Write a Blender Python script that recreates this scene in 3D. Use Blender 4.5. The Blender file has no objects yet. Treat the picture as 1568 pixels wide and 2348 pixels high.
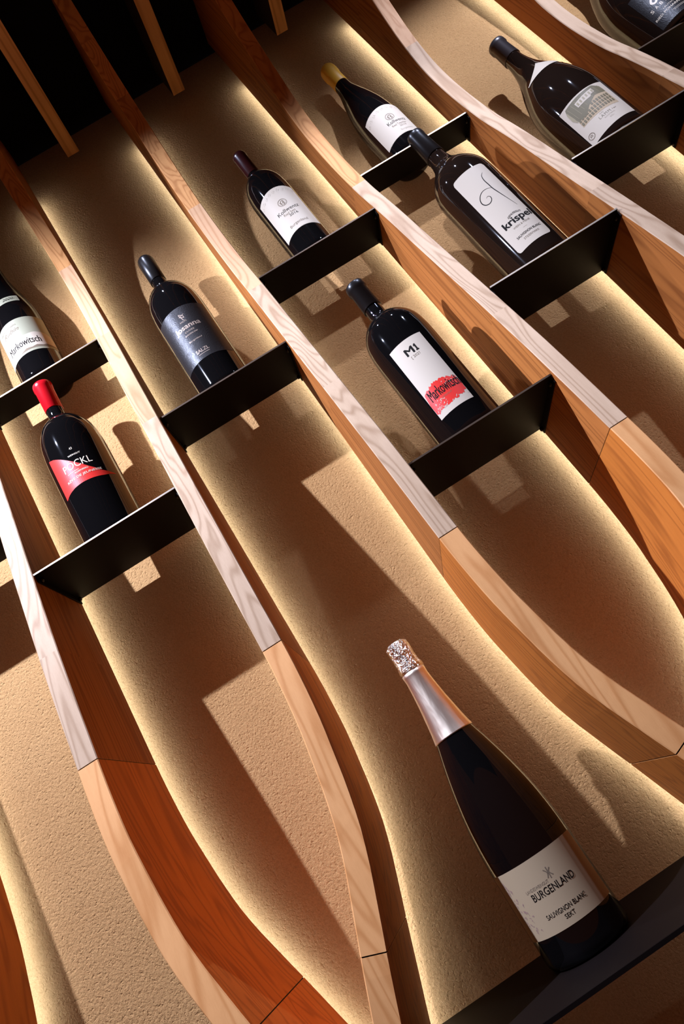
import bpy, bmesh, math, random
from mathutils import Vector, Matrix
random.seed(7)
C = bpy.context.scene.collection
Z0 = 1.25                      # height of the camera above the floor; all wall heights are measured from it

# ---------------------------------------------------------------- camera
YAW, PITCH, ROLL, FPX = 0.06813502, 0.40067556, -0.59259249, 1665.054
fw = Vector((math.sin(YAW)*math.cos(PITCH), math.cos(YAW)*math.cos(PITCH), math.sin(PITCH)))
rt = Vector((math.cos(YAW), -math.sin(YAW), 0)); up = rt.cross(fw)
cr, sr = math.cos(ROLL), math.sin(ROLL)
R_ = cr*rt+sr*up; U_ = -sr*rt+cr*up
cam = bpy.data.cameras.new('camera'); cam.sensor_fit = 'HORIZONTAL'; cam.sensor_width = 36
cam.lens = 36*FPX/1568; cam.clip_start = .02
co = bpy.data.objects.new('camera', cam); C.objects.link(co)
m = Matrix((R_, U_, -fw)).transposed().to_4x4(); m.translation = Vector((0, -1.1, Z0)); co.matrix_world = m
bpy.context.scene.camera = co
# ---------------------------------------------------------------- world, colour
w = bpy.data.worlds.new('room'); bpy.context.scene.world = w; w.use_nodes = True
bg = w.node_tree.nodes['Background']; bg.inputs[0].default_value = (1, .25, .055, 1); bg.inputs[1].default_value = .085
vs = bpy.context.scene.view_settings
vs.view_transform = 'Standard'; vs.look = 'None'; vs.gamma = 1; vs.use_curve_mapping = False; vs.exposure = 0
# ---------------------------------------------------------------- the room's spotlights: x, y, z, watts
# x, y, z, watts, aim x, aim z, cone degrees, blend
SPOTS = [(-.73, -.75, 1.50, 228, -.20, .28, 86, .8), (1.10, -.78, 1.50, 46, .92, .82, 76, .5), (.60, -.50, 1.49, 22, .52, .60, 62, .6), (-.02, -.36, 1.49, 20, .50, .55, 64, .6)]
LED_STRENGTH, LED_TAPE = 2.6, 9.5

# ---------------------------------------------------------------- materials
def mat(name, col=(.5, .5, .5), rough=.5, metal=0, spec=.5, emit=None, es=0, coat=0):
    m = bpy.data.materials.new(name); m.use_nodes = True
    b = m.node_tree.nodes['Principled BSDF']
    b.inputs['Base Color'].default_value = (*col, 1); b.inputs['Roughness'].default_value = rough
    b.inputs['Metallic'].default_value = metal; b.inputs['Specular IOR Level'].default_value = spec
    b.inputs['Coat Weight'].default_value = coat; b.inputs['Coat Roughness'].default_value = .04
    if emit: b.inputs['Emission Color'].default_value = (*emit, 1); b.inputs['Emission Strength'].default_value = es
    return m, m.node_tree, b
def N(nt, t, **k):
    n = nt.nodes.new(t)
    for a, v in k.items(): setattr(n, a, v)
    return n
def noise(nt, vec, scale, detail=3, rough=.5, dist=0):
    n = N(nt, 'ShaderNodeTexNoise'); n.inputs['Scale'].default_value = scale; n.inputs['Detail'].default_value = detail
    n.inputs['Roughness'].default_value = rough; n.inputs['Distortion'].default_value = dist
    nt.links.new(vec, n.inputs['Vector']); return n
def ramp(nt, fac, stops):
    r = N(nt, 'ShaderNodeValToRGB'); e = r.color_ramp.elements
    while len(e) < len(stops): e.new(.5)
    for i, (p, c) in enumerate(stops): e[i].position = p; e[i].color = (*c, 1)
    nt.links.new(fac, r.inputs[0]); return r
def bump(nt, b, h, s, d):
    n = N(nt, 'ShaderNodeBump'); n.inputs['Strength'].default_value = s; n.inputs['Distance'].default_value = d
    nt.links.new(h, n.inputs['Height']); nt.links.new(n.outputs[0], b.inputs['Normal']); return n
def math_(nt, op, a, b=None, v=None):
    n = N(nt, 'ShaderNodeMath', operation=op); nt.links.new(a, n.inputs[0])
    if b is not None: nt.links.new(b, n.inputs[1])
    elif v is not None: n.inputs[1].default_value = v
    return n.outputs[0]

def plaster():
    m, nt, b = mat('plaster', rough=.92, spec=.15)
    tc = N(nt, 'ShaderNodeTexCoord').outputs['Object']
    big = noise(nt, tc, 3.5, 4, .6); fine = noise(nt, tc, 420, 4, .65); mid = noise(nt, tc, 250, 5, .62, .2)
    pit = noise(nt, tc, 230, 2, .5)
    r = ramp(nt, big.outputs[0], [(.3, (.50, .278, .108)), (.7, (.57, .332, .136))])
    sp = ramp(nt, fine.outputs[0], [(.32, (.80, .78, .74)), (.62, (1, 1, 1))])
    mx = N(nt, 'ShaderNodeMix', data_type='RGBA', blend_type='MULTIPLY'); mx.inputs[0].default_value = 1
    nt.links.new(r.outputs[0], mx.inputs[6]); nt.links.new(sp.outputs[0], mx.inputs[7]); nt.links.new(mx.outputs[2], b.inputs['Base Color'])
    pr = ramp(nt, pit.outputs[0], [(.30, (0, 0, 0)), (.42, (1, 1, 1))])
    h = math_(nt, 'MULTIPLY', mid.outputs[0], v=1.0); h = math_(nt, 'ADD', h, math_(nt, 'MULTIPLY', fine.outputs[0], v=.45))
    h = math_(nt, 'ADD', h, math_(nt, 'MULTIPLY', pr.outputs[0], v=.5))
    bump(nt, b, h, .6, .0036)
    return m

def wood(name, light, dark, ring=16, rough=.6, spec=.15, st=(1, 1, .05), st2=(1, 1, .03)):
    m, nt, b = mat(name, rough=rough, spec=spec)
    tc = N(nt, 'ShaderNodeTexCoord').outputs['Object']; oi = N(nt, 'ShaderNodeObjectInfo')
    mp = N(nt, 'ShaderNodeMapping'); mp.inputs['Scale'].default_value = st; nt.links.new(tc, mp.inputs[0])
    off = N(nt, 'ShaderNodeVectorMath', operation='SCALE'); off.inputs[0].default_value = (3.1, 5.7, 2.3)
    off.inputs['Scale'].default_value = 1; nt.links.new(math_(nt, 'MULTIPLY', oi.outputs['Random'], v=9), off.inputs['Scale'])
    ad = N(nt, 'ShaderNodeVectorMath', operation='ADD'); nt.links.new(mp.outputs[0], ad.inputs[0]); nt.links.new(off.outputs[0], ad.inputs[1])
    n1 = noise(nt, ad.outputs[0], 15, 2, .45, .3)
    s = math_(nt, 'MULTIPLY', n1.outputs[0], v=ring*6.28); s = math_(nt, 'SINE', s); s = math_(nt, 'MULTIPLY', s, v=.5); s = math_(nt, 'ADD', s, v=.5)
    s = math_(nt, 'POWER', s, v=3)
    mp2 = N(nt, 'ShaderNodeMapping'); mp2.inputs['Scale'].default_value = st2; nt.links.new(tc, mp2.inputs[0])
    por = noise(nt, mp2.outputs[0], 900, 3, .6); sof = noise(nt, mp2.outputs[0], 90, 3, .5)
    f = math_(nt, 'MULTIPLY', s, v=.5); f = math_(nt, 'ADD', f, math_(nt, 'MULTIPLY', sof.outputs[0], v=.45))
    f = math_(nt, 'ADD', f, math_(nt, 'MULTIPLY', por.outputs[0], v=.28)); f = math_(nt, 'SUBTRACT', f, v=.18)
    r = ramp(nt, f, [(.05, light), (.95, dark)])
    hsv = N(nt, 'ShaderNodeHueSaturation'); nt.links.new(r.outputs[0], hsv.inputs['Color'])
    nt.links.new(math_(nt, 'ADD', math_(nt, 'MULTIPLY', oi.outputs['Random'], v=.22), v=.89), hsv.inputs['Value'])
    nt.links.new(hsv.outputs[0], b.inputs['Base Color'])
    bump(nt, b, f, .25, .0006)
    return m

M = {}
M['plaster'] = plaster()
M['ash'] = wood('pale_ash', (.66, .46, .29), (.38, .225, .12))
M['peach'] = wood('peach_oak', (.74, .44, .235), (.52, .25, .11))
M['oak'] = wood('orange_oak', (.84, .42, .16), (.60, .24, .07), ring=13)
M['mid'] = wood('honey_oak', (.86, .42, .15), (.50, .19, .055), ring=20)
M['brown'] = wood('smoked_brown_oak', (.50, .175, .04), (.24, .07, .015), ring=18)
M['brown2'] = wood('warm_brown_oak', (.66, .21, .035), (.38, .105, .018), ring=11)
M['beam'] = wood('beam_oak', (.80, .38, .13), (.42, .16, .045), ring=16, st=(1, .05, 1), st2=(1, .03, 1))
M['dark'] = mat('shaded_beam_side', (.035, .015, .008), .8)[0]  # beam sides: their shade is put into the colour
M['rim2'] = mat('shaded_edge', (.10, .065, .04), .5, metal=.6)[0]  # darker copy of the shelf edge, lack of light put into its colour
M['black'] = mat('black_powder_coat', (.006, .0035, .0028), .55, spec=.09)[0]
M['rim'] = mat('highlit_edge', (.5, .42, .32), .38, metal=1)[0]  # pale metal paints the highlight along a black shelf's front edge
M['screw'] = mat('black_screw', (.02, .017, .016), .18, metal=.6)[0]
M['ceiling'] = mat('black_ceiling_paint', (.006, .004, .004), .9, spec=.1)[0]
M['floor'] = mat('dark_floor', (.05, .035, .025), .6)[0]
M['led'] = mat('warm_led', (0, 0, 0), emit=(1, .66, .36), es=LED_STRENGTH)[0]
M['led_tape'] = mat('white_led_tape', (0, 0, 0), emit=(.76, .95, 1.25), es=LED_TAPE)[0]
M['lens'] = mat('lamp_lens', (0, 0, 0), emit=(1, .93, .85), es=12)[0]
M['glass'] = mat('dark_green_glass', (.0035, .003, .003), .035, spec=.55)[0]
M['glass2'] = mat('dark_brown_glass', (.011, .006, .004), .035, spec=.6)[0]
M['redcap'] = mat('red_foil', (.56, .006, .012), .22, spec=.6)[0]
M['blackcap'] = mat('black_foil', (.010, .008, .007), .30, spec=.3)[0]
M['greycap'] = mat('gunmetal_foil', (.09, .08, .078), .36, metal=.7)[0]
M['yellowcap'] = mat('mustard_wax', (.75, .40, .03), .5)[0]
M['winecap'] = mat('burgundy_foil', (.035, .006, .006), .25, spec=.6)[0]
M['paper'] = mat('white_paper', (.58, .49, .37), .6, spec=.2)[0]
M['cream'] = mat('cream_paper', (.47, .35, .21), .65, spec=.2)[0]
M['grn'] = mat('grey_green_paper', (.34, .325, .22), .5, spec=.3)[0]
M['blk'] = mat('black_textured_paper', (.014, .011, .010), .42, spec=.28)[0]
M['ink'] = mat('black_ink', (.010, .008, .006), .7, spec=.1)[0]
M['inkg'] = mat('grey_ink', (.20, .15, .10), .7, spec=.1)[0]
M['inkl'] = mat('light_grey_ink', (.44, .37, .27), .7, spec=.1)[0]
M['inkw'] = mat('white_ink', (.85, .72, .52), .5)[0]
M['olive'] = mat('olive_ink', (.15, .12, .055), .6)[0]
M['olivel'] = mat('light_olive_ink', (.32, .26, .14), .6)[0]
M['red'] = mat('red_print', (.70, .03, .02), .45, spec=.25)[0]
M['gold'] = mat('copper_foil', (.95, .72, .55), .25, metal=.7)[0]
M['rose'] = mat('faded_rose_print', (.36, .22, .18), .6)[0]
# silver sparkling-wine foil with creases
mm, nt, b = mat('silver_foil', (.95, .80, .62), .40, metal=1)
tc = N(nt, 'ShaderNodeTexCoord').outputs['Object']; mp = N(nt, 'ShaderNodeMapping'); mp.inputs['Scale'].default_value = (1, 1, .16); nt.links.new(tc, mp.inputs[0])
bump(nt, b, noise(nt, mp.outputs[0], 75, 2, .5, .4).outputs[0], .35, .004); M['silver'] = mm
mm, nt, b = mat('crumpled_silver_foil', (.95, .82, .64), .16, metal=1)
tc = N(nt, 'ShaderNodeTexCoord').outputs['Object']
bump(nt, b, noise(nt, tc, 190, 3, .6, 1.2).outputs[0], .8, .006); M['crump'] = mm
nt = M['blk'].node_tree; b = nt.nodes['Principled BSDF']
tc = N(nt, 'ShaderNodeTexCoord').outputs['Object']; n1 = noise(nt, tc, 28, 2, .5, 1.5)
bump(nt, b, math_(nt, 'SINE', math_(nt, 'MULTIPLY', n1.outputs[0], v=140)), .12, .0004)

# ---------------------------------------------------------------- helpers
def link(name, me, m, parent=None, loc=(0, 0, 0)):
    if m is not None and not me.materials: me.materials.append(m)
    o = bpy.data.objects.new(name, me); C.objects.link(o); o.location = loc
    if parent: o.parent = parent
    return o
def mesh(name, vs_, fs, smooth=False, mats=None, mi=None):
    me = bpy.data.meshes.new(name); me.from_pydata(vs_, [], fs); me.validate()
    bm = bmesh.new(); bm.from_mesh(me); bmesh.ops.recalc_face_normals(bm, faces=bm.faces); bm.to_mesh(me); bm.free()
    if smooth: me.polygons.foreach_set('use_smooth', [True]*len(me.polygons))
    return me
def box(x0, x1, y0, y1, z0, z1, bev=0):
    bm = bmesh.new(); bmesh.ops.create_cube(bm, size=1)
    for v in bm.verts: v.co = Vector(((x0+x1)/2+v.co.x*(x1-x0), (y0+y1)/2+v.co.y*(y1-y0), (z0+z1)/2+v.co.z*(z1-z0)))
    if bev: bmesh.ops.bevel(bm, geom=bm.edges[:], offset=bev, segments=2, affect='EDGES', profile=.6)
    me = bpy.data.meshes.new('box'); bm.to_mesh(me); bm.free(); return me
def thing(name, label, cat, loc, group=None, rotz=0):
    o = bpy.data.objects.new(name, None); C.objects.link(o); o.location = loc; o.rotation_euler.z = rotz
    o.empty_display_size = .05; o['label'] = label; o['category'] = cat
    if group: o['group'] = group
    return o
def struct(name, me, m, loc=(0, 0, 0), label=None, cat=None):
    o = link(name, me, m, None, loc); o['kind'] = 'structure'
    if label: o['label'] = label
    o['category'] = cat or name.split('_')[0]; return o

# ---------------------------------------------------------------- setting
WY, ZC = .027, 1.64
struct('wall_back', box(-2.2, 3.0, WY, WY+.12, 0, Z0+ZC), M['plaster'], label='rough sand coloured plaster wall behind the wooden fins', cat='wall')
struct('ceiling', box(-2.2, 3.0, -3.2, WY+.12, Z0+ZC, Z0+ZC+.1), M['ceiling'], label='black ceiling above the wooden beams', cat='ceiling')
struct('floor', box(-2.2, 3.0, -3.2, WY+.12, -.1, 0), M['floor'], label='dark floor below the wine wall', cat='floor')

# ---------------------------------------------------------------- fins
DZ = [(-1.25, .30), (-.6, .285), (-.35, .265), (-.2, .252), (-.1, .243), (-.05, .236), (0, .228), (.05, .220), (.1, .213), (.15, .207), (.2, .2), (.28, .188), (.35, .180), (.45, .167), (.5, .159), (.6, .142), (.7, .124),
      (.78, .110), (.85, .098), (.9, .088), (.95, .077), (1.0, .070), (1.05, .065), (1.1, .063), (1.15, .065), (1.2, .073), (1.25, .086), (1.3, .104), (1.35, .123), (1.4, .143),
      (1.45, .166), (1.5, .192), (1.55, .221), (1.6, .253), (1.64, .285)]
XZ = [(-1.25, .118), (-.5, .118), (-.33, .1185), (-.25, .1145), (-.194, .1), (-.132, .0795), (-.12, .0755), (-.072, .0595), (-.058, .0545), (-.03, .045), (.004, .0335), (.027, .027), (.047, .022), (.09, .0145), (.12, .0105), (.17, .0045), (.23, .001), (.28, 0), (1.7, 0)]
def interp(T, z):
    if z <= T[0][0]: return T[0][1]
    for i in range(len(T)-1):
        a, b = T[i], T[i+1]
        if z <= b[0]:
            pm = T[i-1] if i else a; pn = T[i+2] if i+2 < len(T) else b
            t = (z-a[0])/(b[0]-a[0]); h = b[0]-a[0]
            ma = (b[1]-pm[1])/(b[0]-pm[0]) if b[0] != pm[0] else 0; mb = (pn[1]-a[1])/(pn[0]-a[0])
            return (2*t**3-3*t*t+1)*a[1]+(t**3-2*t*t+t)*h*ma+(-2*t**3+3*t*t)*b[1]+(t**3-t*t)*h*mb
    return T[-1][1]
FW = FW_ = .0294
def fin_segment(sign, z0, z1, gap0, gap1, inset=0):
    """one timber of a fin; local z measured from eye level, local x from the fin's straight axis"""
    n = max(3, int((z1-z0)/.018)); vs_, fs = [], []
    for i in range(n+1):
        z = z0+gap0+(z1-z0-gap0-gap1)*i/n
        xc = sign*interp(XZ, z); k = sign*(interp(XZ, z+.004)-interp(XZ, z-.004))/.008; d = interp(DZ, z)-inset; FW = FW_-2*inset
        L = math.hypot(1, k); nx, nz = 1/L, -k/L; c = .0012
        for sx, y in ((-1, 0), (-1, -d+c), (-1+c*2/FW, -d), (1-c*2/FW, -d), (1, -d+c), (1, 0)):
            vs_.append((xc+sx*nx*FW/2, y, z+sx*nz*FW/2))
        if i:
            a = (i-1)*6; b = i*6
            for j in range(6): fs.append((a+j, a+(j+1) % 6, b+(j+1) % 6, b+j))
    fs.append(tuple(range(6))); fs.append(tuple(n*6+j for j in range(6)))
    return mesh('fin_segment', vs_, fs)
def led_mesh(sign, z0, z1):
    """light strip in a channel on the back of the fin: warm diffuser flanks (slot 0) beside the bright tape that faces the wall (slot 2)"""
    n = 60; vs_, fs, mi = [], [], []
    for i in range(n+1):
        z = z0+(z1-z0)*i/n; xc = sign*interp(XZ, z)
        for sx, y in ((-.0115, .0005), (.0115, .0005), (.0118, .0020), (.0095, .0045), (-.0095, .0045), (-.0118, .0020)): vs_.append((xc+sx, y, z))
        if i:
            a = (i-1)*6; b = i*6
            for j in range(6): fs.append((a+j, a+(j+1) % 6, b+(j+1) % 6, b+j)); mi.append((1, 1, 0, 2, 0, 1)[j])
    fs.append((0, 1, 2, 3, 4, 5)); fs.append(tuple(n*6+j for j in range(6))); mi += [1, 1]
    me = mesh('led_strip', vs_, fs); me.materials.append(M['led']); me.materials.append(M['black']); me.materials.append(M['led_tape'])
    for p in me.polygons: p.material_index = mi[p.index]
    return me
JA, JB = .281, -.074          # the two open joints every fin has
FINS = {  # x axis, lean of the foot, glued joints, label
 'A': (-.661, -1, [.9], 'wooden wall fin whose orange side shows in the bottom left corner'),
 'B': (-.3867, 1, [.452, .95], 'wooden wall fin with pale front left of the red capsuled bottle'),
 'C': (-.1102, -1, [.738, .905, .985, 1.18, 1.33], 'wooden wall fin between the red capsuled bottle and the black labelled bottle'),
 'D': (.1637, 1, [.60, .88, 1.15, 1.29, 1.41, 1.52], 'wooden wall fin with patchwork of brown blocks near the dark ceiling'),
 'E': (.4387, -1, [.545, .98, 1.37], 'wooden wall fin between the red brushstroke bottle and the swirl labelled bottle'),
 'F': (.7117, 1, [.655, 1.215, 1.4], 'very pale wooden wall fin between the swirl labelled bottle and the grey capsuled bottle'),
 'G': (.9857, -1, [.8, 1.3], 'very pale wooden wall fin in the top right corner, right of the grey capsuled bottle'),
 'H': (1.2597, 1, [.9], 'wooden wall fin beyond the top right corner behind the white lettered bottle')}
for k, (x, sg, js, lab) in FINS.items():
    root = thing('wooden_fin', lab, 'wooden fin', (x, 0, Z0), 'wavy wooden fins on the plaster wall')
    cuts = sorted([-1.25, JB, JA, ZC]+js)
    for a, b_ in zip(cuts, cuts[1:]):
        g0 = .0007 if a in (JA, JB) else 0; g1 = .0007 if b_ in (JA, JB) else 0
        mt = M['ash'] if a >= JA else M['oak']
        if a >= JA and (a+b_)/2 > .8: mt = M['peach']
        if (a+b_)/2 > 1.16: mt = M['mid']
        if k in 'BFGH' and a >= JA: mt = M['peach'] if a > 1.2 else M['ash']
        if k == 'G': mt = M['ash'] if a >= JA else mt
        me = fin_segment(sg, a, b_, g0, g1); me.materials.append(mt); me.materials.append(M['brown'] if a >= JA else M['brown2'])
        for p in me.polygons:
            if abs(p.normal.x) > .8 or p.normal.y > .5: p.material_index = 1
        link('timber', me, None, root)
    for J in (JA, JB): link('joint', fin_segment(sg, J-.0009, J+.0009, 0, 0, .0012), M['black'], root)
    link('led_strip', led_mesh(sg, -1.2, 1.49), None, root)

# ---------------------------------------------------------------- ceiling beams
for x, lab in ((.0247, 'wooden ceiling beam ending over the wall, left of the patchwork fin'), (.298, 'wooden ceiling beam ending over the wall, right of the patchwork fin'),
               (.571, 'shortest visible wooden ceiling beam, its tip above the burgundy and yellow capsuled bottles')):
    root = thing('ceiling_beam', lab, 'ceiling beam', (x, 0, Z0+1.54), 'wooden ceiling beams ending at the wall')
    for (y0, y1) in ((-.42, -.002), (-1.3, -.42), (-2.4, -1.3)):
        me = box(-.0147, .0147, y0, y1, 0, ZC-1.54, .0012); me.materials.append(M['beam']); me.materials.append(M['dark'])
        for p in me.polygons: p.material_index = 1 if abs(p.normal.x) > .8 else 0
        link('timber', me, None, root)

# ---------------------------------------------------------------- shelves
def shelf(xl, xr, z, d, lab, thick=.003, edge='rim'):
    root = thing('metal_shelf', lab, 'shelf', (xl, 0, Z0+z), 'black metal shelves between the fins')
    W_ = xr-xl; e = .0006
    link('plate', box(e, W_-e, -d+.001, 0, 0, thick, .0005), M['black'], root)
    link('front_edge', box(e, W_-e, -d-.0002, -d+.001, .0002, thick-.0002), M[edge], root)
    fl = .011
    for s, x0 in ((0, e), (1, W_-e-.002)):
        link('flange', box(x0, x0+.002, -d+.004, -.003, -fl, .0002, .0005), M['black'], root)
        for y in (-d+.014, -.012):
            bm = bmesh.new(); bmesh.ops.create_uvsphere(bm, u_segments=14, v_segments=8, radius=.0042)
            for v in bm.verts: v.co.x *= .75
            bmesh.ops.rotate(bm, verts=bm.verts, cent=(0, 0, 0), matrix=Matrix.Rotation(.4, 3, 'Y'))
            me = bpy.data.meshes.new('screw'); bm.to_mesh(me); bm.free()
            me.polygons.foreach_set('use_smooth', [True]*len(me.polygons))
            link('screw', me, M['screw'], root, (x0+(.004 if s == 0 else -.002), y, -.0052))
    return root
H = FW/2
SH = dict(S0=(-.3867+H, -.1102-H, .9905, .065), S1=(-.3867+H, -.1102-H, .5875, .142), S2=(-.1102+H, .1637-H, .7325, .111), S3=(.1637+H, .4387-H, .896, .088),
          S4=(.1637+H, .4387-H, .402, .166), S5=(.4387+H, .7117-H, .5905, .147), S6=(.4387+H, .7117-H, 1.0015, .0625), S7=(.7117+H, .9857-H, .7365, .121),
          S10=(.9857+H, 1.2597-H, .8915, .0905), S9=(-.661+H, -.3867-H, .7335, .116))
SL = dict(S0='short black metal shelf under the grey green labelled bottle at the left edge', S1='black metal shelf under the red capsuled bottle, slanting front edge lit white',
          S2='black metal shelf under the black labelled bottle', S3='black metal shelf under the burgundy capsuled bottle', S4='black metal shelf under the red brushstroke bottle',
          S5='black metal shelf under the swirl labelled bottle', S6='narrow black metal shelf under the yellow capsuled bottle', S7='black metal shelf under the grey capsuled bottle',
          S10='black metal shelf under the white lettered bottle at the top right', S9='black metal shelf corner at the left picture edge beside the pale fin')
for k, v in SH.items(): shelf(*v, SL[k], edge='rim2' if k in ('S2', 'S3', 'S4', 'S10') else 'rim')  # painted highlight on the lit shelf edges, shaded copy on the others
shelf(-.1102+H-.0985, .1637-H+.0985, -.2065, .254, 'wide deep black metal shelf under the big silver foiled sparkling bottle', thick=.005, edge='black')
SZ = {k: v[2]+.003 for k, v in SH.items()}; SZ['S8'] = -.2015

# ---------------------------------------------------------------- bottles
def lathe(prof, seg=72):
    vs_, fs = [], []
    for r, z in prof:
        for i in range(seg): a = 2*math.pi*i/seg; vs_.append((r*math.cos(a), r*math.sin(a), z))
    for j in range(len(prof)-1):
        for i in range(seg): k = (i+1) % seg; fs.append((j*seg+i, j*seg+k, (j+1)*seg+k, (j+1)*seg+i))
    fs.append(tuple(range(seg))); fs.append(tuple((len(prof)-1)*seg+i for i in range(seg)))
    return mesh('lathe', vs_, fs, smooth=True)
def smoothprof(pts, step=.0025):
    """monotone cubic through (z, r)"""
    out = []; z = pts[0][0]
    while z < pts[-1][0]-1e-6: out.append((max(.001, interp(pts, z)), z)); z += step
    out.append((pts[-1][1], pts[-1][0])); return out
class Bottle:
    def __init__(s, name, label, x, y, z, R, body, cap, capmat, glass, group='wine bottles on the metal shelves'):
        s.x, s.y, s.z, s.R = x, y, z, R
        s.root = thing(name, label, 'bottle', (x, y, Z0+z), group)
        b = [(zz-z, r) for zz, r in body]
        pr = [(R*.62, .004), (R*.86, .0005), (R*.955, .002), (R*.99, .0065)]+smoothprof([(.0105, R)]+b)
        link('glass_body', lathe(pr), glass, s.root)
        link('capsule', lathe([(r, zz-z) for zz, r in cap]), capmat, s.root)
    def rr(s, extra): return s.R+extra
    def pt(s, phi, z, e): r = s.R+e; return (r*math.sin(phi), -r*math.cos(phi), z-s.z)
    def label(s, p0, p1, z0, z1, m, top=None, bot=None, corner=0, name='label', e=.0003, parent=None, outline=None):
        """wrapped label; top/bot: functions of u in 0..1 giving z offset"""
        n, k = 40, 8; vs_, fs = [], []
        for i in range(n+1):
            u = i/n; p = p0+(p1-p0)*u
            zt = z1+(top(u) if top else 0); zb = z0+(bot(u) if bot else 0)
            if corner:
                wd = (p1-p0)*s.R; q = min(u, 1-u)*wd
                if q < corner: c = corner-math.sqrt(max(0, corner**2-(corner-q)**2)); zt -= c; zb += c
            for j in range(k+1): vs_.append(s.pt(p, zb+(zt-zb)*j/k, e))
        for i in range(n):
            for j in range(k): a = i*(k+1)+j; fs.append((a, a+k+1, a+k+2, a+1))
        nv = len(vs_)
        me = mesh(name, vs_, fs, smooth=True)
        o = link(name, me, m, parent or s.root); return o
    def text(s, t, p0, p1, z, h, m, parent, e=.00042, bold=0, shear=0, arc=0, name='lettering', spacing=1, slope=0):
        cu = bpy.data.curves.new('t', 'FONT'); cu.body = t; cu.resolution_u = 3; cu.shear = shear; cu.space_character = spacing
        o = bpy.data.objects.new('t', cu); C.objects.link(o)
        bpy.context.view_layer.update()
        me = bpy.data.meshes.new_from_object(o.evaluated_get(bpy.context.evaluated_depsgraph_get()))
        bpy.data.objects.remove(o); bpy.data.curves.remove(cu)
        if not me.vertices: return
        xs = [v.co.x for v in me.vertices]; ys = [v.co.y for v in me.vertices]; x0, x1, y0, y1 = min(xs), max(xs), 0, max(ys)
        bm = bmesh.new(); bm.from_mesh(me); c = x0      # cut the letters so that they follow the curve
        while c < x1:
            c += .22
            bmesh.ops.bisect_plane(bm, geom=bm.verts[:]+bm.edges[:]+bm.faces[:], plane_co=(c, 0, 0), plane_no=(1, 0, 0))
        bm.to_mesh(me); bm.free()
        for v in me.vertices:
            u = (v.co.x-x0)/(x1-x0); p = p0+(p1-p0)*u
            zz = z+h*(v.co.y-y0)/(y1-y0)+arc*(1-(2*u-1)**2)+slope*u
            v.co = Vector(s.pt(p, zz, e))
        me.materials.clear()
        if bold > .008:                                  # heavier weight: the same outlines printed again a little to the sides
            k = bold*h*.75; bm = bmesh.new()
            for j, (dx, dz) in enumerate(((-k, 0), (k, 0), (0, -k*.55), (0, k*.55))):
                n0 = len(bm.verts); bm.from_mesh(me); bm.verts.ensure_lookup_table()
                q = math.atan2(dx, s.R+e); ca, sa = math.cos(q), math.sin(q)
                for v in bm.verts[n0:]:
                    x, y = v.co.x, v.co.y; f = 1+.00003*j/s.R; v.co = Vector(((x*ca-y*sa)*f, (x*sa+y*ca)*f, v.co.z+dz))
            bm.to_mesh(me); bm.free()
        return link(name, me, m, parent)
    def poly(s, pts, m, parent, e=.0005, name='print'):
        """flat outline in (phi, z), cut into narrow strips so that it bends around the bottle"""
        bm = bmesh.new(); vs_ = [bm.verts.new((p, 0, z)) for p, z in pts]; bm.faces.new(vs_)
        lo, hi = min(p for p, z in pts), max(p for p, z in pts); c = lo+.06
        while c < hi-.01:
            bmesh.ops.bisect_plane(bm, geom=bm.verts[:]+bm.edges[:]+bm.faces[:], plane_co=(c, 0, 0), plane_no=(1, 0, 0)); c += .06
        bmesh.ops.triangulate(bm, faces=bm.faces)
        for v in bm.verts: v.co = Vector(s.pt(v.co.x, v.co.z, e))
        me = bpy.data.meshes.new(name); bm.to_mesh(me); bm.free(); return link(name, me, m, parent)
    def stroke(s, pts, wd, m, parent, e=.00042, name='line', closed=False, taper=False):
        """line through (phi, z) points; wd in metres"""
        P_ = []
        n = len(pts); seg = n if closed else n-1
        for i in range(seg):
            p0, p1 = pts[i], pts[(i+1) % n]; pm = pts[i-1] if (closed or i) else p0; pn = pts[(i+2) % n] if (closed or i+2 < n) else p1
            for q in range(8):
                t = q/8; P_.append(tuple(.5*((2*p0[c])+(-pm[c]+p1[c])*t+(2*pm[c]-5*p0[c]+4*p1[c]-pn[c])*t*t+(-pm[c]+3*p0[c]-3*p1[c]+pn[c])*t**3) for c in (0, 1)))
        if not closed: P_.append(pts[-1])
        vs_, fs = [], []; k = len(P_)
        for i, (p, z) in enumerate(P_):
            a = P_[i-1] if (i or closed) else P_[i]; b = P_[(i+1) % k] if (i < k-1 or closed) else P_[i]
            dx, dz = (b[0]-a[0])*s.R, b[1]-a[1]; L = math.hypot(dx, dz) or 1; ww = wd/2
            if taper: ww *= max(.12, math.sin(math.pi*min(1, max(0, (i+.5)/k))))**.6
            nx, nz = -dz/L*ww/s.R, dx/L*ww
            vs_ += [s.pt(p+nx, z+nz, e), s.pt(p-nx, z-nz, e)]
        for i in range(k if closed else k-1): a = 2*i; b = 2*((i+1) % k); fs.append((a, b, b+1, a+1))
        return link(name, mesh(name, vs_, fs), m, parent)

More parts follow.
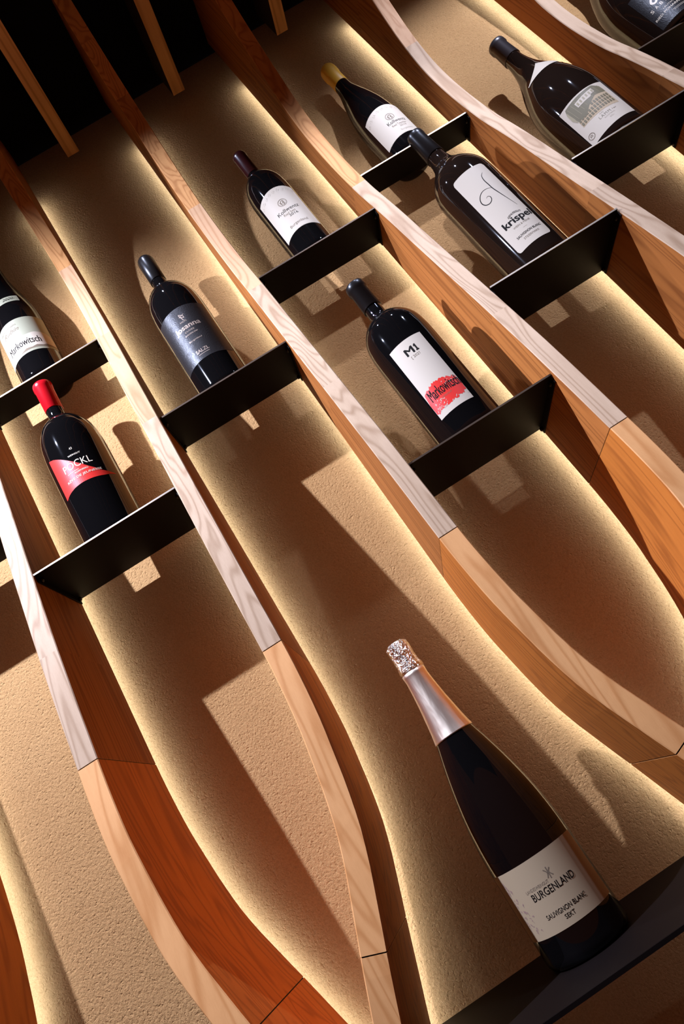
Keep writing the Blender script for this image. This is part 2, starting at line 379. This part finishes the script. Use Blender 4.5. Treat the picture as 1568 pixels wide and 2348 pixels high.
def cap_profile(zt, zb, rt_, rb, lip=.012, lipr=.001):
    """capsule outline from top to lower edge, (z, r)"""
    return [(zb, rb), (zb+.0005, rb+.0006), (zt-lip-.0015, rt_+.0004), (zt-lip, rt_+lipr+.0004), (zt-.005, rt_+lipr+.0004), (zt-.0022, rt_+lipr), (zt-.0006, rt_*.9), (zt, rt_*.72)]
def bordeaux(zs, R, zsh, znb, ztop, rn):
    """body heights: zsh shoulder begins, znb neck begins"""
    return [(zsh-.02, R), (zsh, R), (zsh+(znb-zsh)*.28, R*.987), (zsh+(znb-zsh)*.55, R*.93), (zsh+(znb-zsh)*.76, R*.785), (zsh+(znb-zsh)*.9, R*.585), (znb, rn*1.12), (znb+.014, rn), (ztop-.004, rn*.93)]
def arch(h): return lambda u: h*(1-(2*u-1)**2)

# 1 red capsule bottle
b = Bottle('wine_bottle', 'black wine bottle with bright red capsule and red swoosh print', -.2485, -.08, SZ['S1'], .0515,
           bordeaux(0, .0515, .762, .862, .945, .0148), cap_profile(.951, .886, .0158, .0150), M['redcap'], M['glass'])
sw = [(-.80, .7708), (-.55, .7640), (-.287, .7545), (.11, .7335), (.412, .7165), (.733, .7025), (1.16, .6938), (.73, .6925), (.391, .6925), (.045, .6915), (-.268, .6885), (-.50, .684), (-.66, .6795), (-.80, .674)]
sw = [(-.80, .7708), (-.55, .7640), (-.287, .7530), (.11, .7320), (.412, .7155), (.733, .7022), (1.16, .6938), (.73, .6918), (.391, .6920), (.045, .6922), (-.268, .6915), (-.571, .6895), (-.80, .6870)]
pr = b.poly(sw, M['red'], b.root, .0002, 'label')
b.text('43', .10, .19, .7585, .0045, M['inkw'], pr, bold=.01); b.text('WEINGUT', -.04, .36, .7463, .003, M['inkw'], pr, bold=.015)
b.text('PÖCKL', -.36, .59, .7235, .0165, M['inkw'], pr, bold=.002)
b.stroke([(-.29, .7185), (.10, .7185)], .0007, M['inkw'], pr); b.text('ROSENBERG', -.06, .38, .7130, .003, M['inkw'], pr, bold=.015)
b.text('RÊVE DE JEUNESSE', -.42, .74, .7040, .0052, M['inkw'], pr, bold=.01)

# 2 black label bottle
b = Bottle('wine_bottle', 'wine bottle with black capsule and black textured label with copper lettering', .0267, -.056, SZ['S2'], .0493,
           bordeaux(0, .0493, .925, 1.018, 1.098, .0142), [(1.041, .0148), (1.0415, .0153), (1.083, .0160), (1.090, .0163), (1.099, .0160), (1.104, .0148), (1.1075, .0120), (1.109, .007)], M['blackcap'], M['glass'])
l = b.label(-1.15, 1.05, .7965, .9195, M['blk'])
b.stroke([(-.10, .9035), (.02, .8985), (.04, .893), (-.06, .8965), (-.1, .902), (-.02, .888)], .0012, M['gold'], l, name='emblem')
b.stroke([(-.12, .897), (.09, .901)], .0010, M['gold'], l, name='emblem')
b.text('SALZL', -.19, .08, .8845, .003, M['gold'], l, bold=.02)
b.text('Josanna', -.54, .47, .8690, .0105, M['gold'], l, bold=.05)
b.text('CUVEE', -.22, .15, .8608, .0032, M['gold'], l, bold=.01)
b.text('BURGENLAND', -.28, .22, .8540, .0028, M['gold'], l, bold=.03); b.text('Burgenland', -.28, .22, .8385, .0032, M['gold'], l, bold=.02)
b.text('SALZL', -.28, .22, .8098, .0072, M['gold'], l, bold=.03); b.stroke([(-.23, .8062), (.19, .8062)], .0009, M['gold'], l)

# 3 + 4 arched cream labels with round crest
def crest_label(b, p0, p1, z0, z1, extra=0):
    l = b.label(p0, p1, z0, z1-.006, M['paper'], top=arch(.007), bot=arch(.004))
    pc = (p0+p1)/2+.02; zc = z1-.0335+extra; R = b.R; sc = 1
    b.stroke([(p0+.03, z0+.001), (pc, z0+.0048), (p1-.03, z0+.001)], .0004, M['inkl'], l, name='border_line')
    for rr, wd in ((.0088, .0007), (.0076, .0004)):
        b.stroke([(pc+rr/R*math.cos(a), zc+rr*math.sin(a)) for a in [i*math.pi/5 for i in range(10)]], wd, M['inkg'], l, name='crest', closed=True)
    b.stroke([(pc-.05, zc-.006), (pc-.09, zc-.001), (pc-.02, zc+.004), (pc+.06, zc+.0035), (pc+.03, zc-.001), (pc+.08, zc-.004), (pc, zc-.006)], .0016, M['inkg'], l, name='crest')
    b.stroke([(pc-.12, zc+.002), (pc-.02, zc-.002), (pc+.11, zc+.001)], .0009, M['inkg'], l, name='crest')
    for k in range(9):
        u = k/8; p = p0+.12+(p1-p0-.24)*u; z = z1-.018+.010*(1-(2*u-1)**2); sgn = 1 if k % 2 else -1
        b.stroke([(p-.08, z-.002*sgn), (p-.03, z+.0035*sgn), (p+.02, z), (p-.01, z-.003*sgn), (p+.07, z+.001*sgn)], .0005, M['inkl'], l, name='vine_ornament')
    return l, pc
b = Bottle('wine_bottle', 'wine bottle with dark burgundy capsule and white arched label', .3015, -.042, SZ['S3'], .0425,
           bordeaux(0, .0425, 1.068, 1.155, 1.226, .0138), cap_profile(1.231, 1.163, .0142, .0142, .010, .0008), M['winecap'], M['glass'])
l, pc = crest_label(b, -1.05, .90, .9475, 1.0655, -.008)
b.text('Kollwentz', -.57, .50, 1.0015, .0085, M['ink'], l, bold=.004, arc=-.0015); b.text('Ried Setz', -.36, .22, .9925, .0058, M['inkg'], l, arc=-.001)
b.text('2016', -.16, .26, .9850, .0055, M['ink'], l); b.text('Burgenland', -.45, .43, .9615, .0062, M['inkg'], l, arc=.001)

b = Bottle('wine_bottle', 'wine bottle with mustard yellow capsule and white arched label', .576, -.019, SZ['S6'], .0455,
           [(1.085, .0455), (1.115, .0450), (1.145, .0430), (1.175, .0395), (1.205, .0335), (1.235, .0258), (1.262, .0190), (1.285, .0163), (1.300, .0152), (1.335, .0145)],
           [(1.281, .0167), (1.2815, .0172), (1.312, .0168), (1.320, .0182), (1.334, .0182), (1.341, .0172), (1.346, .0145), (1.3485, .009)], M['yellowcap'], M['glass'])
l, pc = crest_label(b, -.98, 1.05, 1.0325, 1.127, -.002)
b.text('Kollwentz', -.27, .62, 1.0715, .0085, M['ink'], l, bold=.004); b.text('Ried Tatschler', -.17, .52, 1.0625, .0052, M['inkg'], l)
b.text('2019', .10, .42, 1.0555, .005, M['inkg'], l); b.text('Burgenland', .02, .60, 1.0450, .005, M['inkl'], l)

# 5 swirl label
b = Bottle('wine_bottle', 'large wine bottle with glossy black capsule and white label with thin black swirl', .5755, -.085, SZ['S5'], .0565,
           [(.80, .0565), (.82, .0563), (.838, .0548), (.856, .0495), (.872, .0400), (.886, .0290), (.897, .0222), (.912, .0185), (.926, .0172), (.985, .0150)],
           cap_profile(.9975, .926, .0158, .0182, .013, .0007), M['blackcap'], M['glass2'])
l = b.label(-.735, .405, .626, .8165, M['paper'], corner=.006)
b.stroke([(.145, .7955), (.045, .789), (.005, .779), (.012, .768), (.022, .7555), (.07, .741), (.125, .7265), (.215, .7035)], .0016, M['ink'], l, name='swirl', taper=True)
b.stroke([(.02, .7575), (-.10, .7612), (-.25, .7622), (-.38, .7590), (-.48, .7520), (-.505, .7440), (-.45, .7372), (-.34, .7348), (-.24, .7380), (-.205, .7440), (-.25, .7480), (-.315, .7468)], .0015, M['ink'], l, name='swirl', taper=True)
b.text('GENUSSGUT', -.29, .15, .6872, .0037, M['ink'], l, bold=.012, arc=.0035)
b.text('krispel', -.55, .375, .6748, .0135, M['ink'], l, bold=.062); b.text('WEIN & MEHR', -.385, .17, .6652, .0038, M['inkg'], l, bold=.004)
b.stroke([(-.16, .6585), (-.03, .6585)], .0004, M['inkl'], l)
b.text('SAUVIGNON BLANC', -.495, .305, .6468, .0045, M['ink'], l, bold=.022); b.text('STEIERMARK', -.36, .15, .6385, .0040, M['inkg'], l, bold=.003)

# 6 grey capsule bottle with the building
b = Bottle('wine_bottle', 'wide shouldered wine bottle with grey capsule and building drawing on its label', .8487, -.055, SZ['S7'], .066,
           [(.84, .066), (.87, .0655), (.895, .0640), (.92, .0600), (.945, .0530), (.97, .0440), (.99, .0350), (1.01, .0270), (1.03, .0215), (1.05, .0180), (1.07, .0168), (1.105, .0160)],
           cap_profile(1.120, 1.064, .0165, .0180, .012, .0018), M['greycap'], M['glass2'])
l = b.label(-.985, .46, .7585, .8535, M['paper'], bot=lambda u: .004*u-.002)
b.poly([(-.86, .839), (-.80, .849), (.10, .8515), (.26, .8425), (.28, .8330), (.28, .826), (-.05, .8285), (-.33, .8185), (-.55, .8070), (-.78, .8120), (-.80, .8205), (-.87, .8225)], M['olive'], l, name='building_roof')
b.poly([(-.86, .839), (-.82, .8435), (-.79, .8215), (-.80, .8110), (-.87, .8225)], M['olivel'], l, e=.0007, name='building_roof_end')
for i in range(9):
    u = i/8; b.stroke([(-.76+.98*u, .8455+.004*u-.003*u*u), (-.74+.98*u, .834), (-.72+.98*u, .8145+.0145*min(1, u*1.3))], .0005, M['olivel'], l, e=.0006, name='roof_seam')
b.poly([(-.55, .842), (.02, .8460), (.03, .8365), (-.10, .8350), (-.14, .8315), (-.54, .8310)], M['paper'], l, e=.0007, name='building_dormer')
for i in range(6): p = -.51+i*.095; b.poly([(p, .8335+i*.0007), (p+.045, .8338+i*.0007), (p+.045, .8400+i*.0007), (p, .8397+i*.0007)], M['olivel'], l, e=.0009, name='dormer_window')
b.poly([(-.79, .812), (-.55, .807), (-.33, .8185), (-.05, .8285), (.28, .8260), (.30, .7915), (-.80, .7965)], M['cream'], l, e=.00045, name='building_front')
for i in range(13):
    p = -.775+i*.081
    for z in (.7985, .8070) if i < 3 or i > 4 else (.7985, .8070, ):
        b.poly([(p, z), (p+.05, z), (p+.05, z+.0062), (p, z+.0062)], M['olive'], l, e=.0008, name='building_window')
    if i > 5: b.poly([(p, .8155), (p+.05, .8155), (p+.05, .8215), (p, .8215)], M['olive'], l, e=.0008, name='building_window')
b.text('LAMM', -.42, -.08, .7815, .0058, M['olive'], l, bold=.004, spacing=1.25); b.text('1er', -.02, .10, .7828, .003, M['inkg'], l)
b.text('KAMMERN', -.32, -.02, .7768, .0026, M['inkl'], l); b.text('2021', -.22, -.10, .7715, .0026, M['inkl'], l); b.text('RIED', -.34, -.22, .7895, .0022, M['inkl'], l)
for rr in (.0062, .0054): b.stroke([(-.835+rr/b.R*math.cos(a), .7725+rr*math.sin(a)) for a in [i*math.pi/5 for i in range(10)]], .0005, M['inkg'], l, name='round_mark', closed=True)
b.stroke([(-.87, .7700), (-.835, .7755), (-.80, .7700)], .0008, M['inkg'], l, name='round_mark'); b.stroke([(-.875, .7745), (-.835, .7715), (-.795, .7755)], .0007, M['inkg'], l, name='round_mark')
# shield on the shoulder, follows the cone of the shoulder
def neck_label(b, prof, p0, p1, zt, zb, m, point=True):
    n, k = 24, 6; vs_, fs = [], []
    for i in range(n+1):
        u = i/n; p = p0+(p1-p0)*u; q = 1-abs(2*u-1)
        lo = zb; hi = zt if not point else zb+.002+(zt-zb-.002)*(q**1.4)
        for j in range(k+1):
            z = lo+(hi-lo)*j/k; r = interp(prof, z)+.0009; vs_.append((r*math.sin(p), -r*math.cos(p), z-b.z))
    for i in range(n):
        for j in range(k): a = i*(k+1)+j; fs.append((a, a+k+1, a+k+2, a+1))
    return link('neck_label', mesh('neck_label', vs_, fs, True), m, b.root)
LP = [(.84, .066), (.87, .0655), (.895, .0640), (.92, .0600), (.945, .0530), (.97, .0440), (.99, .0350), (1.01, .0270), (1.03, .0215), (1.05, .0180), (1.07, .0168), (1.105, .0160)]
neck_label(b, LP, -1.05, .80, .992, .958, M['paper'])

# 7 grey green label at the left edge
MP = [(1.10, .0455), (1.15, .0452), (1.175, .0440), (1.20, .0405), (1.225, .0350), (1.25, .0290), (1.275, .0235), (1.30, .0195), (1.33, .0168), (1.36, .0158), (1.395, .0150)]
b = Bottle('wine_bottle', 'wine bottle with grey green label cut by the left picture edge', -.2485, -.02, SZ['S0'], .0455, MP, cap_profile(1.402, 1.345, .0158, .0165), M['blackcap'], M['glass'])
l = b.label(-1.25, 1.40, 1.048, 1.138, M['grn'])
b.poly([(-1.2, 1.056), (-.9, 1.075), (-.5, 1.0885), (-.1, 1.0915), (.25, 1.0915), (.6, 1.0945), (.95, 1.0925), (1.25, 1.0860), (1.38, 1.074), (1.38, 1.0560), (1.1, 1.0575), (.9, 1.0605), (.75, 1.0580), (.5, 1.0600), (.3, 1.0570), (.05, 1.0585), (-.3, 1.0520), (-.8, 1.0500), (-1.2, 1.0485)], M['paper'], l, e=.0004, name='paper_tear')
b.poly([(-.3, 1.052), (.05, 1.0585), (.3, 1.057), (.5, 1.060), (.75, 1.058), (.9, 1.0605), (1.1, 1.0575), (1.38, 1.056), (1.38, 1.0540), (.8, 1.0545), (.2, 1.0535)], M['inkg'], l, e=.0005, name='mountain_line')
b.text('Markowitsch', -.76, .76, 1.0665, .0165, M['ink'], l, bold=.018, arc=.001)
b.stroke([(-.35, 1.0645), (.0, 1.0640)], .0004, M['inkg'], l); b.stroke([(.08, 1.0640), (.35, 1.0645)], .0004, M['inkg'], l)
b.text('RIED ROTHENBERG', -.80, .10, 1.1235, .0034, M['inkg'], l, bold=.006); b.text('Rubin', -.70, .15, 1.1095, .0095, M['inkg'], l, shear=.5)
for i in range(5): b.stroke([(.95, 1.087-i*.004), (1.2, 1.087-i*.004)], .0006, M['rose'], l, name='small_print')
neck_label(b, MP, -.9, .75, 1.206, 1.188, M['grn'], False)
b.R = .0405; b.text('2020', .02, .52, 1.1935, .0060, M['ink'], b.root, e=.0026, shear=.3)

# 8 red brushstroke
b = Bottle('wine_bottle', 'wine bottle with tall white label ending in a red brushstroke', .3007, -.100, SZ['S4'], .0545,
           bordeaux(0, .0545, .598, .678, .760, .0155), cap_profile(.7655, .7045, .0155, .0164, .015, .0020), M['blackcap'], M['glass'])
l = b.label(-.745, .36, .4455, .5885, M['paper'])
b.text('M', -.37, -.12, .5610, .0130, M['ink'], l, bold=.06)
b.poly([(-.065, .5610), (-.065, .5632), (-.045, .5632), (-.045, .5706), (-.068, .5692), (-.068, .5716), (-.035, .5740), (-.003, .5740), (-.003, .5632), (.018, .5632), (.018, .5610)], M['ink'], l, e=.0006, name='lettering')
b.text('[ 202', -.31, -.07, .5530, .0046, M['inkg'], l); b.stroke([(-.055, .5570), (-.042, .5576), (-.042, .5530)], .0005, M['inkg'], l)
rb = [(-.743, .475)]; rnd = random.Random(3)
for i in range(29): u = i/28; rb.append((-.70+1.02*u, .494-.002*u+.007*math.sin(math.pi*u)+rnd.uniform(-.0022, .0022)))
rb.append((.358, .478))
for i in range(29): u = 1-i/28; rb.append((-.735+1.08*u, .4545+.0045*u+rnd.uniform(-.0020, .0020)+(.003 if u > .9 else 0)))
b.poly(rb, M['red'], l, e=.0004, name='brushstroke')
for i in range(46):
    left = rnd.random() < .62; p = rnd.uniform(-.70, -.30) if left else rnd.uniform(-.25, .34); z = rnd.uniform(.455, .472) if left else rnd.choice([rnd.uniform(.4555, .462), rnd.uniform(.484, .493)])
    w_ = rnd.uniform(.012, .05); b.stroke([(p, z), (p+w_*.5, z+rnd.uniform(.0003, .0018)), (p+w_, z+rnd.uniform(.0005, .003))], rnd.uniform(.0005, .0012), M['paper'], l, e=.0005, name='brush_gap', taper=True)
b.text('Markowitsch', -.62, .345, .4755, .0185, M['ink'], l, bold=.014, e=.0005, arc=.001)
b.text('WEINGUT', -.33, -.02, .4700, .0026, M['inkg'], l, e=.0005)

# 9 white lettered bottle in the top right corner
SP = [(.99, .066), (1.02, .0655), (1.045, .063), (1.075, .057), (1.105, .047), (1.13, .037), (1.155, .028), (1.18, .021), (1.21, .0175), (1.26, .016)]
b = Bottle('wine_bottle', 'wine bottle with black label and white capital lettering cut by the top right corner', 1.1227, -.037, SZ['S10'], .066, SP, cap_profile(1.272, 1.21, .0165, .018), M['blackcap'], M['glass2'])
l = b.label(-.85, .85, .908, 1.008, M['blk'])
for i, ch in enumerate('SABATHI'): b.text(ch, -.705+i*.150+(.025 if ch == 'I' else .0), -.625+i*.150-(.035 if ch == 'I' else 0), .9480, .0068, M['inkw'], l, bold=.02)
b.text('RIED POHARNIG', -.79, .10, .9290, .0045, M['inkw'], l, bold=.03); b.text('LEUTSCHACH', -.45, .15, .9375, .0028, M['inkw'], l, bold=.01)
b.stroke([(-.35, .9225), (.1, .9225)], .0005, M['inkw'], l); b.stroke([(-.30, .9200), (.1, .9200)], .0005, M['inkw'], l)
b.stroke([(-.52, .966), (-.44, .973), (-.36, .966), (-.44, .961)], .004, M['inkw'], l, name='emblem', closed=True)

# 10 big sparkling bottle
b = Bottle('sparkling_wine_bottle', 'big black sparkling wine bottle with silver foil neck and pinkish cream label', .0267, -.110, SZ['S8'], .0550,
           [(-.10, .0550), (-.075, .0547), (-.05, .0530), (-.025, .0500), (0, .0455), (.025, .0400), (.05, .0335), (.073, .0270), (.10, .0225), (.13, .0185), (.165, .0155)],
           [(.0715, .0284), (.073, .0280), (.085, .0255), (.10, .0232), (.12, .0203), (.14, .0180), (.158, .0165), (.163, .0168), (.168, .0172)], M['silver'], M['glass'])
link('crumpled_foil_top', lathe([(.0168, .167-b.z), (.0182, .170-b.z), (.0178, .174-b.z), (.0160, .180-b.z), (.0160, .192-b.z), (.0166, .202-b.z), (.0160, .209-b.z), (.0125, .2125-b.z), (.004, .2135-b.z)]), M['crump'], b.root)
l = b.label(-1.36, 1.16, -.1650, -.0885, M['cream'])
b.text('LANDESWEINGUT', -.59, -.04, -.1185, .0034, M['inkg'], l, bold=.006); b.text('BURGENLAND', -.53, .50, -.1285, .0080, M['ink'], l, bold=.014)
b.text('SAUVIGNON BLANC', -.49, .47, -.1500, .0050, M['ink'], l, bold=.014); b.text('SEKT', -.145, .09, -.1575, .0046, M['ink'], l, bold=.012)
b.stroke([(-.01, -.1150), (.03, -.1100), (-.02, -.1055)], .0011, M['inkg'], l, name='emblem'); b.stroke([(.12, -.1145), (.07, -.1100), (.12, -.1060)], .0011, M['inkg'], l, name='emblem'); b.stroke([(.05, -.1165), (.055, -.1040)], .0012, M['inkg'], l, name='emblem')
rnd = random.Random(5)
for i in range(38):
    u = rnd.random(); z = -.098-u*.060; p = -1.02+rnd.uniform(-.16, .14)*(.4+u)+.14*u
    b.stroke([(p, z), (p+rnd.uniform(.01, .04), z+rnd.uniform(-.002, .002)), (p+rnd.uniform(0, .05), z-rnd.uniform(.001, .003))], rnd.uniform(.0006, .0014), M['rose'], l, name='rose_ornament', taper=True)

# ---------------------------------------------------------------- ceiling spotlights
names = ['ceiling spotlight far left of the wine wall', 'ceiling spotlight at the right end of the wine wall', 'small ceiling spotlight close to the wall right of the middle', 'small ceiling spotlight close to the wall in the middle']
for (x, y, z, p, ax, az, sz, bl), lab in zip(SPOTS, names):
    root = thing('ceiling_spotlight', lab, 'spotlight', (x, y, Z0+z), 'ceiling spotlights')
    tgt = Vector((ax, 0, az)); d = (tgt-Vector((x, y, z))).normalized(); q = d.to_track_quat('-Z', 'Y')
    can = lathe([(.010, .006), (.022, .004), (.024, .004), (.026, .020), (.026, .055), (.018, .060)], 32)
    o = link('housing', can, M['black'], root); o.rotation_euler = q.to_euler()
    top = q @ Vector((0, 0, .045)); link('stem', box(top.x-.006, top.x+.006, top.y-.006, top.y+.006, top.z, ZC-z, .001), M['black'], root)
    ld = bpy.data.lights.new('spot', 'SPOT'); ld.energy = p; ld.color = (.78, .86, 1.18); ld.spot_size = math.radians(sz); ld.spot_blend = bl; ld.shadow_soft_size = .009
    lo = bpy.data.objects.new('bulb', ld); C.objects.link(lo); lo.parent = root; lo.location = d*.004; lo.rotation_euler = q.to_euler()
